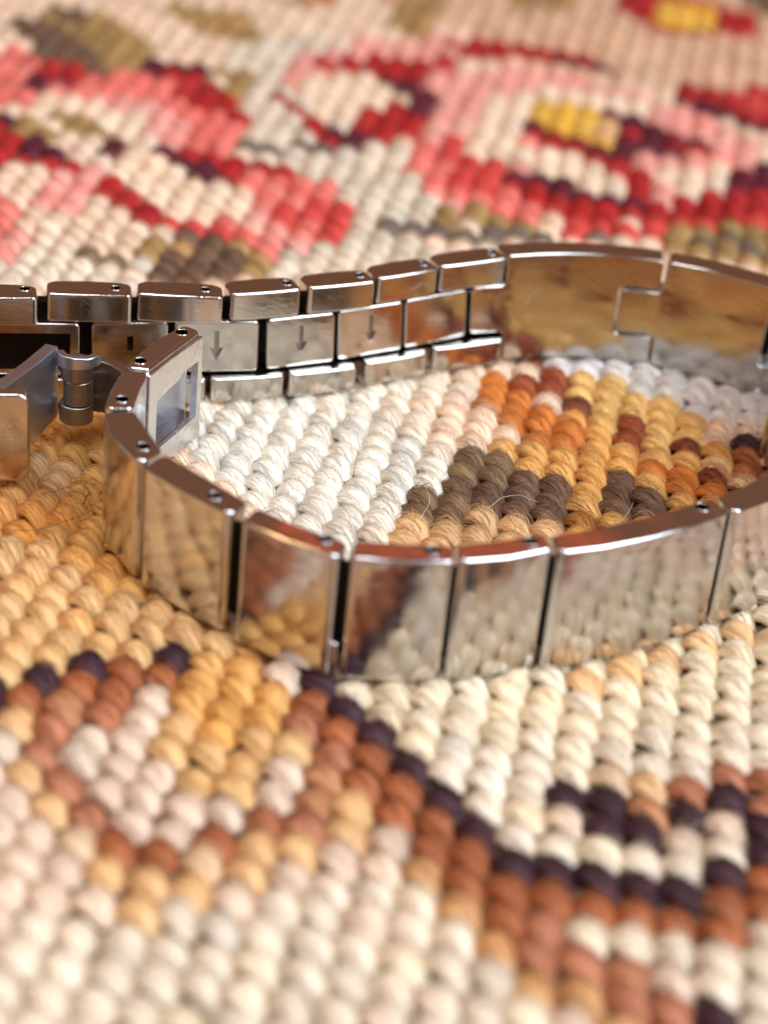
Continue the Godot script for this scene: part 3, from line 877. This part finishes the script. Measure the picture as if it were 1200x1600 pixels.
	zone("olive", [5.3, -226.2, 17.3, -225.3, 14.0, -214.4, 8.3, -213.5])
	trail("olive", 2.00, [-16.1, -206.6, -12.9, -210.4])
	trail("orange", 1.50, [-14.9, -208.3, -12.2, -210.2])
	zone("olive", [-5.9, -210.6, 0.3, -218.4, 0.7, -202.9, -3.1, -196.7])

# ------------------------------------------------------------------ bracelet
func node(called: String, parent: Node3D) -> Node3D:
	var n := Node3D.new()
	n.name = called
	parent.add_child(n, true)
	return n

func link(corners: Array, y0: float, y1: float, holes: Array, called := "link", mat: Material = null) -> MeshInstance3D:
	var st := start()
	var h := v2(holes)
	prism(st, v2(corners), y0, y1, 0.21, 0.42, h)
	var o := part(called, st, mat if mat else steel, bracelet)
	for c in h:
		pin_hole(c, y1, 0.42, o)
	return o

func rail(a: Vector2, b: Vector2, y0: float, y1: float, thick: float, hole := Vector2.INF) -> void:
	# one piece of an outer row of the inside of the band: a bar that bows slightly outwards, with rounded ends
	var d := (b - a).normalized()
	var n := Vector2(d.y, -d.x)
	var m := (a + b) / 2.0
	var corners := PackedVector2Array([a, a.lerp(b, 0.3) - n * 0.08, a.lerp(b, 0.7) - n * 0.08, b, b + n * thick * 0.82 - d * 0.05, b + n * thick - d * 0.7, m + n * (thick + 0.12), a + n * thick + d * 0.5, a + n * thick * 0.82])
	var st := start()
	prism(st, corners, y0, y1, 0.2, 0.34, [] if hole == Vector2.INF else [hole], 0.36)
	var o := part("outer_link", st, steel_inside, bracelet)
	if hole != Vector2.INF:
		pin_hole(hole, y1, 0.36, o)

func arrow_shape(c: float, top: float) -> PackedVector2Array:
	return PackedVector2Array([Vector2(c - 0.16, top), Vector2(c + 0.16, top), Vector2(c + 0.16, top - 1.15), Vector2(c + 0.44, top - 1.08), Vector2(c, top - 2.0), Vector2(c - 0.44, top - 1.08), Vector2(c - 0.16, top - 1.15)])

func center(a: Vector2, b: Vector2, kind: String) -> void:
	# a middle piece of the inside of the band; some have an arrow sunk into them
	var way := Way.new(PackedVector2Array([a, b]))
	var l := way.total()
	var outline := v2([0, 1.95, l, 1.95, l, 5.35, 0, 5.35])
	var holes := []
	if kind == "arrow":
		holes.append(arrow_shape(l * 0.5, 4.72))
	elif kind == "slot":
		holes.append(v2([l * 0.5 - 0.2, 3.5, l * 0.5 + 0.2, 3.5, l * 0.5 + 0.2, 4.45, l * 0.5 - 0.2, 4.45]))
	elif kind == "hollow":
		holes.append(v2([0.5, 2.35, l - 0.6, 2.35, l - 0.6, 4.7, 0.5, 4.7]))
	var floor_depth := 0.22 if kind == "arrow" else 0.28
	var st := start()
	plate(st, way, outline, 0.0, 0.3 if holes else 1.5, 0.16, 0.3, 0.12, holes)
	if holes:
		plate(st, way, outline, 0.302, 1.2, 0.02, 0.3, 0.12)
	var o := part("center_link", st, steel_inside, bracelet)
	if holes:
		var fl := start()
		var p: PackedVector2Array = holes[0]
		for side in with_holes(v2([p[0].x - 1, 2.2, p[0].x + 1.5, 2.2, p[0].x + 1.5, 5.0, p[0].x - 1, 5.0]), []):
			var t := Geometry2D.triangulate_polygon(p)
			for k in range(0, t.size(), 3):
				var n := bend_normal(way, 0, Vector2.ZERO, 1)
				tri(fl, bend(way, p[t[k]].x, p[t[k]].y, floor_depth, 0.12), bend(way, p[t[k + 1]].x, p[t[k + 1]].y, floor_depth, 0.12), bend(way, p[t[k + 2]].x, p[t[k + 2]].y, floor_depth, 0.12), n, n, n)
		part({"arrow": "arrow", "slot": "slot", "hollow": "recess"}[kind], fl, engraved if kind == "arrow" else dark_metal, o)
	if kind == "slot":
		var letters := [["SRQ", l * 0.26, 4.0, 0.34], ["WAI", l * 0.74, 4.45, 0.40]]
		for w in letters:
			var tm := TextMesh.new()
			var f := SystemFont.new()
			f.font_names = PackedStringArray(["Droid Sans"])
			tm.font = f
			tm.text = w[0]
			tm.font_size = 16
			tm.pixel_size = 0.001
			tm.depth = 0.0005
			var t := MeshInstance3D.new()
			t.name = "etched_letters"
			t.mesh = tm
			t.material_override = engraved
			var at := bend(way, w[1], w[2], -0.006, 0.12) * MM
			var n := bend_normal(way, 0, Vector2.ZERO, 1)
			t.transform = Transform3D(Basis(Vector3.UP.cross(n), Vector3.UP, n) * Basis.from_scale(Vector3.ONE * w[3] / 11.5), at)
			o.add_child(t, true)

func build_bracelet() -> void:
	bracelet = Node3D.new()
	bracelet.name = "bracelet"
	bracelet.set_meta("label", "polished steel link watch bracelet standing on its edge in a loop, clasp open")
	bracelet.set_meta("category", "bracelet")
	add_child(bracelet)
	var b := 0.05
	var t := 7.4
	# the near side of the loop, seen from outside: plain plates from the clasp end rightwards
	link([-16.0, -93.7, -15.15, -91.3, -13.1, -88.35, -12.15, -90.1, -14.35, -94.25], b, t, [-13.2, -90.2])
	link([-12.85, -88.05, -10.3, -85.9, -7.8, -84.1, -7.0, -85.55, -9.4, -87.6, -12.0, -89.7], b, t, [-8.75, -85.75])
	link([-7.15, -83.5, -4.6, -82.05, -2.05, -81.0, -1.6, -82.55, -4.2, -83.7, -6.55, -85.1], b, t, [-2.8, -82.6])
	link([-1.5, -81.15, 1.2, -81.2, 3.72, -81.8, 3.68, -83.4, 1.1, -83.05, -1.25, -82.8], b, t, [2.6, -82.55])
	link([3.9, -81.85, 6.5, -82.75, 8.8, -84.1, 8.25, -85.6, 6.1, -84.4, 3.82, -83.45], b, t, [7.6, -84.5])
	link([9.05, -83.75, 11.4, -84.75, 13.9, -86.25, 16.3, -87.95, 18.35, -89.75, 17.55, -91.3, 15.2, -89.4, 13.0, -87.9, 10.9, -86.6, 8.6, -85.35], b, t, [16.9, -90.0])
	link([18.6, -89.8, 20.7, -91.6, 22.6, -93.9, 23.9, -96.4, 22.3, -97.0, 21.0, -94.8, 19.4, -92.9, 17.85, -91.35], b, t, [22.6, -96.0])
	link([24.05, -96.8, 25.3, -100.3, 26.1, -103.4, 24.5, -103.8, 23.6, -100.8, 22.45, -97.4], b, t, [25.0, -102.6])
	link([26.1, -103.9, 26.2, -107.2, 25.6, -110.3, 23.9, -110.2, 24.5, -107.0, 24.5, -104.2], b, t, [24.9, -109.4])
	link([25.5, -110.8, 26.0, -115.0, 26.4, -119.9, 24.75, -119.9, 24.2, -115.0, 23.75, -110.8], b, t, [25.5, -119.0])
	# the end of a link pin, low in the gap between two plates
	var pin := start()
	prism(pin, disc(Vector2(-1.82, -81.45), 0.2, 16), 0.75, 2.1, 0.12, 0.05)
	part("link_pin", pin, steel, bracelet)
	# the end piece that stands a little higher behind them, at the edge of the view
	link([25.35, -121.4, 28.6, -121.4, 29.4, -124.0, 25.35, -124.0], b, 10.0, [], "end_piece")
	# the far side, seen from inside: three rows laid like bricks
	var top := [[-28.2, -106.4, -22.55, -107.7, -23.6, -108.8], [-22.2, -108.5, -17.0, -109.5, -18.2, -110.3], [-16.8, -109.9, -11.45, -110.65, -12.7, -111.55], [-11.0, -111.3, -6.7, -113.3, -7.75, -113.9], [-6.3, -113.6, -2.05, -115.8, -3.2, -116.4], [-1.9, -116.3, 2.0, -119.1, 0.85, -119.5], [2.1, -119.4, 6.6, -122.2, 5.4, -122.6]]
	for e in top:
		rail(Vector2(e[0], e[1]), Vector2(e[2], e[3]), 5.45, t, 2.0, Vector2(e[4], e[5]))
	var low := [[-28.6, -105.8, -23.2, -107.2], [-22.9, -107.6, -17.8, -108.8], [-17.4, -109.1, -12.2, -109.9], [-11.9, -110.2, -7.3, -112.05], [-7.0, -112.15, -2.7, -114.35], [-2.2, -115.0, 1.9, -117.7], [2.2, -118.3, 7.0, -121.0]]
	for e in low:
		rail(Vector2(e[0], e[1]), Vector2(e[2], e[3]), b, 1.82, 2.0)
	center(Vector2(-31.2, -106.6), Vector2(-25.9, -107.6), "plain")
	center(Vector2(-25.5, -107.5), Vector2(-20.1, -108.7), "hollow")
	center(Vector2(-19.4, -108.95), Vector2(-14.75, -110.35), "slot")
	center(Vector2(-14.4, -110.45), Vector2(-9.15, -111.9), "arrow")
	center(Vector2(-8.65, -112.25), Vector2(-4.4, -114.5), "arrow")
	center(Vector2(-4.2, -114.75), Vector2(-0.05, -117.45), "arrow")
	center(Vector2(0.1, -117.65), Vector2(4.2, -120.6), "plain")
	# dark inner strips that the links turn on
	for e in [[[-30.0, -108.0, -19.8, -110.3, -11.2, -112.6, -4.0, -116.2, 2.0, -120.4, 6.9, -123.4], 0.8], [[-14.9, -92.4, -12.6, -89.2, -7.1, -84.6, -1.6, -82.1, 3.8, -82.7, 8.7, -84.7, 18.1, -90.6, 23.1, -96.9, 25.2, -103.9, 24.7, -110.6], 0.5]]:
		var way := Way.new(v2(e[0]))
		var st := start()
		plate(st, way, v2([0.1, 0.9, way.total() - 0.1, 0.9, way.total() - 0.1, 6.3, 0.1, 6.3]), 0.0, e[1], 0.05, 0.1)
		part("inner_strip", st, dark_metal, bracelet)
	# two long links that lock into each other
	var w1 := Way.new(v2([4.45, -120.95, 6.9, -121.95, 9.5, -123.05, 12.0, -123.7, 14.8, -123.95, 17.4, -123.85]))
	var l1 := w1.total()
	var st1 := start()
	plate(st1, w1, v2([0, 2.05, 2.55, 2.05, 2.55, b, l1, b, l1, 1.95, l1 - 2.75, 1.95, l1 - 2.75, 5.3, l1, 5.3, l1, t, 2.55, t, 2.55, 5.35, 0, 5.35]), 0.0, 1.9, 0.13, 0.35, 0.16)
	part("long_link", st1, steel_inside, bracelet)
	var w2 := Way.new(v2([14.75, -123.9, 17.5, -123.75, 20.0, -123.15, 22.4, -122.1, 24.9, -120.75]))
	var l2 := w2.total()
	var st2 := start()
	plate(st2, w2, v2([0, 2.1, 2.85, 2.1, 2.85, b, l2, b, l2, 2.0, l2 - 0.4, 2.0, l2 - 0.4, 5.2, l2, 5.2, l2, t, 2.85, t, 2.85, 5.15, 0, 5.15]), 0.0, 1.9, 0.13, 0.35, 0.16)
	part("long_link", st2, steel_inside, bracelet)
	# the clasp end: a link with a hollow behind a scratched frame, and the link that joins it to the band
	link([-16.05, -94.1, -16.1, -96.6, -15.85, -99.25, -14.35, -99.2, -14.5, -96.8, -14.45, -94.55], b, t, [-15.25, -95.4])
	link([-15.85, -99.5, -14.8, -103.2, -13.25, -106.1, -12.2, -105.45, -13.4, -102.3, -14.4, -99.5], 5.75, t, [-13.25, -104.9, -15.05, -100.45], "clasp_end")
	link([-15.85, -99.5, -14.8, -103.2, -13.25, -106.1, -12.2, -105.45, -13.4, -102.3, -14.4, -99.5], b, 1.75, [], "clasp_end")
	link([-15.85, -99.5, -14.8, -103.2, -13.25, -106.1, -12.9, -105.9, -14.3, -103.0, -15.25, -99.45], 1.6, 5.9, [], "clasp_wall", satin)
	var wf := Way.new(v2([-14.38, -99.35, -13.38, -102.25, -12.08, -105.5]))
	var lf := wf.total()
	var stf := start()
	plate(stf, wf, v2([0, b + 0.1, lf, b + 0.1, lf, t - 0.35, 0, t - 0.35]), -0.12, 0.45, 0.06, 0.15, 0.0, [v2([1.0, 1.6, lf - 0.55, 1.75, lf - 0.55, 5.55, lf - 2.3, 5.55, lf - 2.9, 5.2, 1.0, 4.9])])
	part("clasp_frame", stf, brushed, bracelet)
	# the open clasp: a thin blade that stands on edge, hooked round its hinge, with a tab at the near end
	var wb := Way.new(v2([-23.0, -95.4, -22.3, -97.6, -21.2, -101.0, -20.45, -103.8]))
	var lb := wb.total()
	var blade := start()
	plate(blade, wb, v2([0, 0.9, lb, 1.4, lb, 6.25, 0, 6.25]), 0.0, 0.75, 0.14, 0.35)
	var bl := part("clasp_blade", blade, satin, bracelet)
	for e in [[4.35, 5.5, 1.0, 0.0], [2.75, 4.31, 0.9, 0.1], [1.5, 2.71, 1.04, 0.0]]:
		var st := start()
		prism(st, disc(Vector2(-19.3 + e[3], -103.5), e[2], 28), e[0], e[1], 0.1, 0.1)
		part("hinge_knuckle", st, engraved, bl)
	var hook := start()
	var wh := Way.new(v2([-20.55, -103.2, -20.1, -102.4, -19.1, -102.15, -18.2, -102.5, -17.75, -103.2]))
	plate(hook, wh, v2([0, 5.35, wh.total(), 5.5, wh.total(), 6.2, 0, 6.26]), 0.0, 0.45, 0.1, 0.25)
	part("hinge_hook", hook, satin, bl)
	var arm := start()
	plate(arm, Way.new(v2([-18.9, -104.3, -17.6, -104.0, -15.9, -102.6])), v2([0, 1.7, 3.4, 1.9, 3.4, 5.2, 0, 5.3]), 0.0, 0.7, 0.12, 0.3)
	part("hinge_arm", arm, engraved, bl)
	var tab := start()
	var wt := Way.new(v2([-25.6, -95.9, -20.75, -97.0]))
	plate(tab, wt, v2([0, 0.55, wt.total(), 0.55, wt.total(), 6.25, 0, 6.25]), 0.0, 0.7, 0.2, 0.7)
	part("clasp_tab", tab, steel, bracelet)
	# lint caught on the links
	var lint := StandardMaterial3D.new()
	lint.albedo_color = Color(0.7, 0.66, 0.6)
	lint.roughness = 0.7
	for e in [[2.6, 5.2, -118.9, 3.4, 5.9, -119.3, 4.4, 5.5, -119.9, 5.2, 5.7, -120.7], [8.2, 4.2, -121.7, 8.5, 5.0, -121.9, 9.2, 5.3, -122.3], [0.2, 6.2, -117.5, 0.9, 6.6, -118.0, 1.4, 6.3, -118.4]]:
		var pts := PackedVector3Array()
		for k in range(0, e.size(), 3):
			pts.append(Vector3(e[k], e[k + 1], e[k + 2]))
		var st := start()
		tube(st, pts, 0.018, 5, 0.6)
		part("lint_hair", st, lint, bracelet)
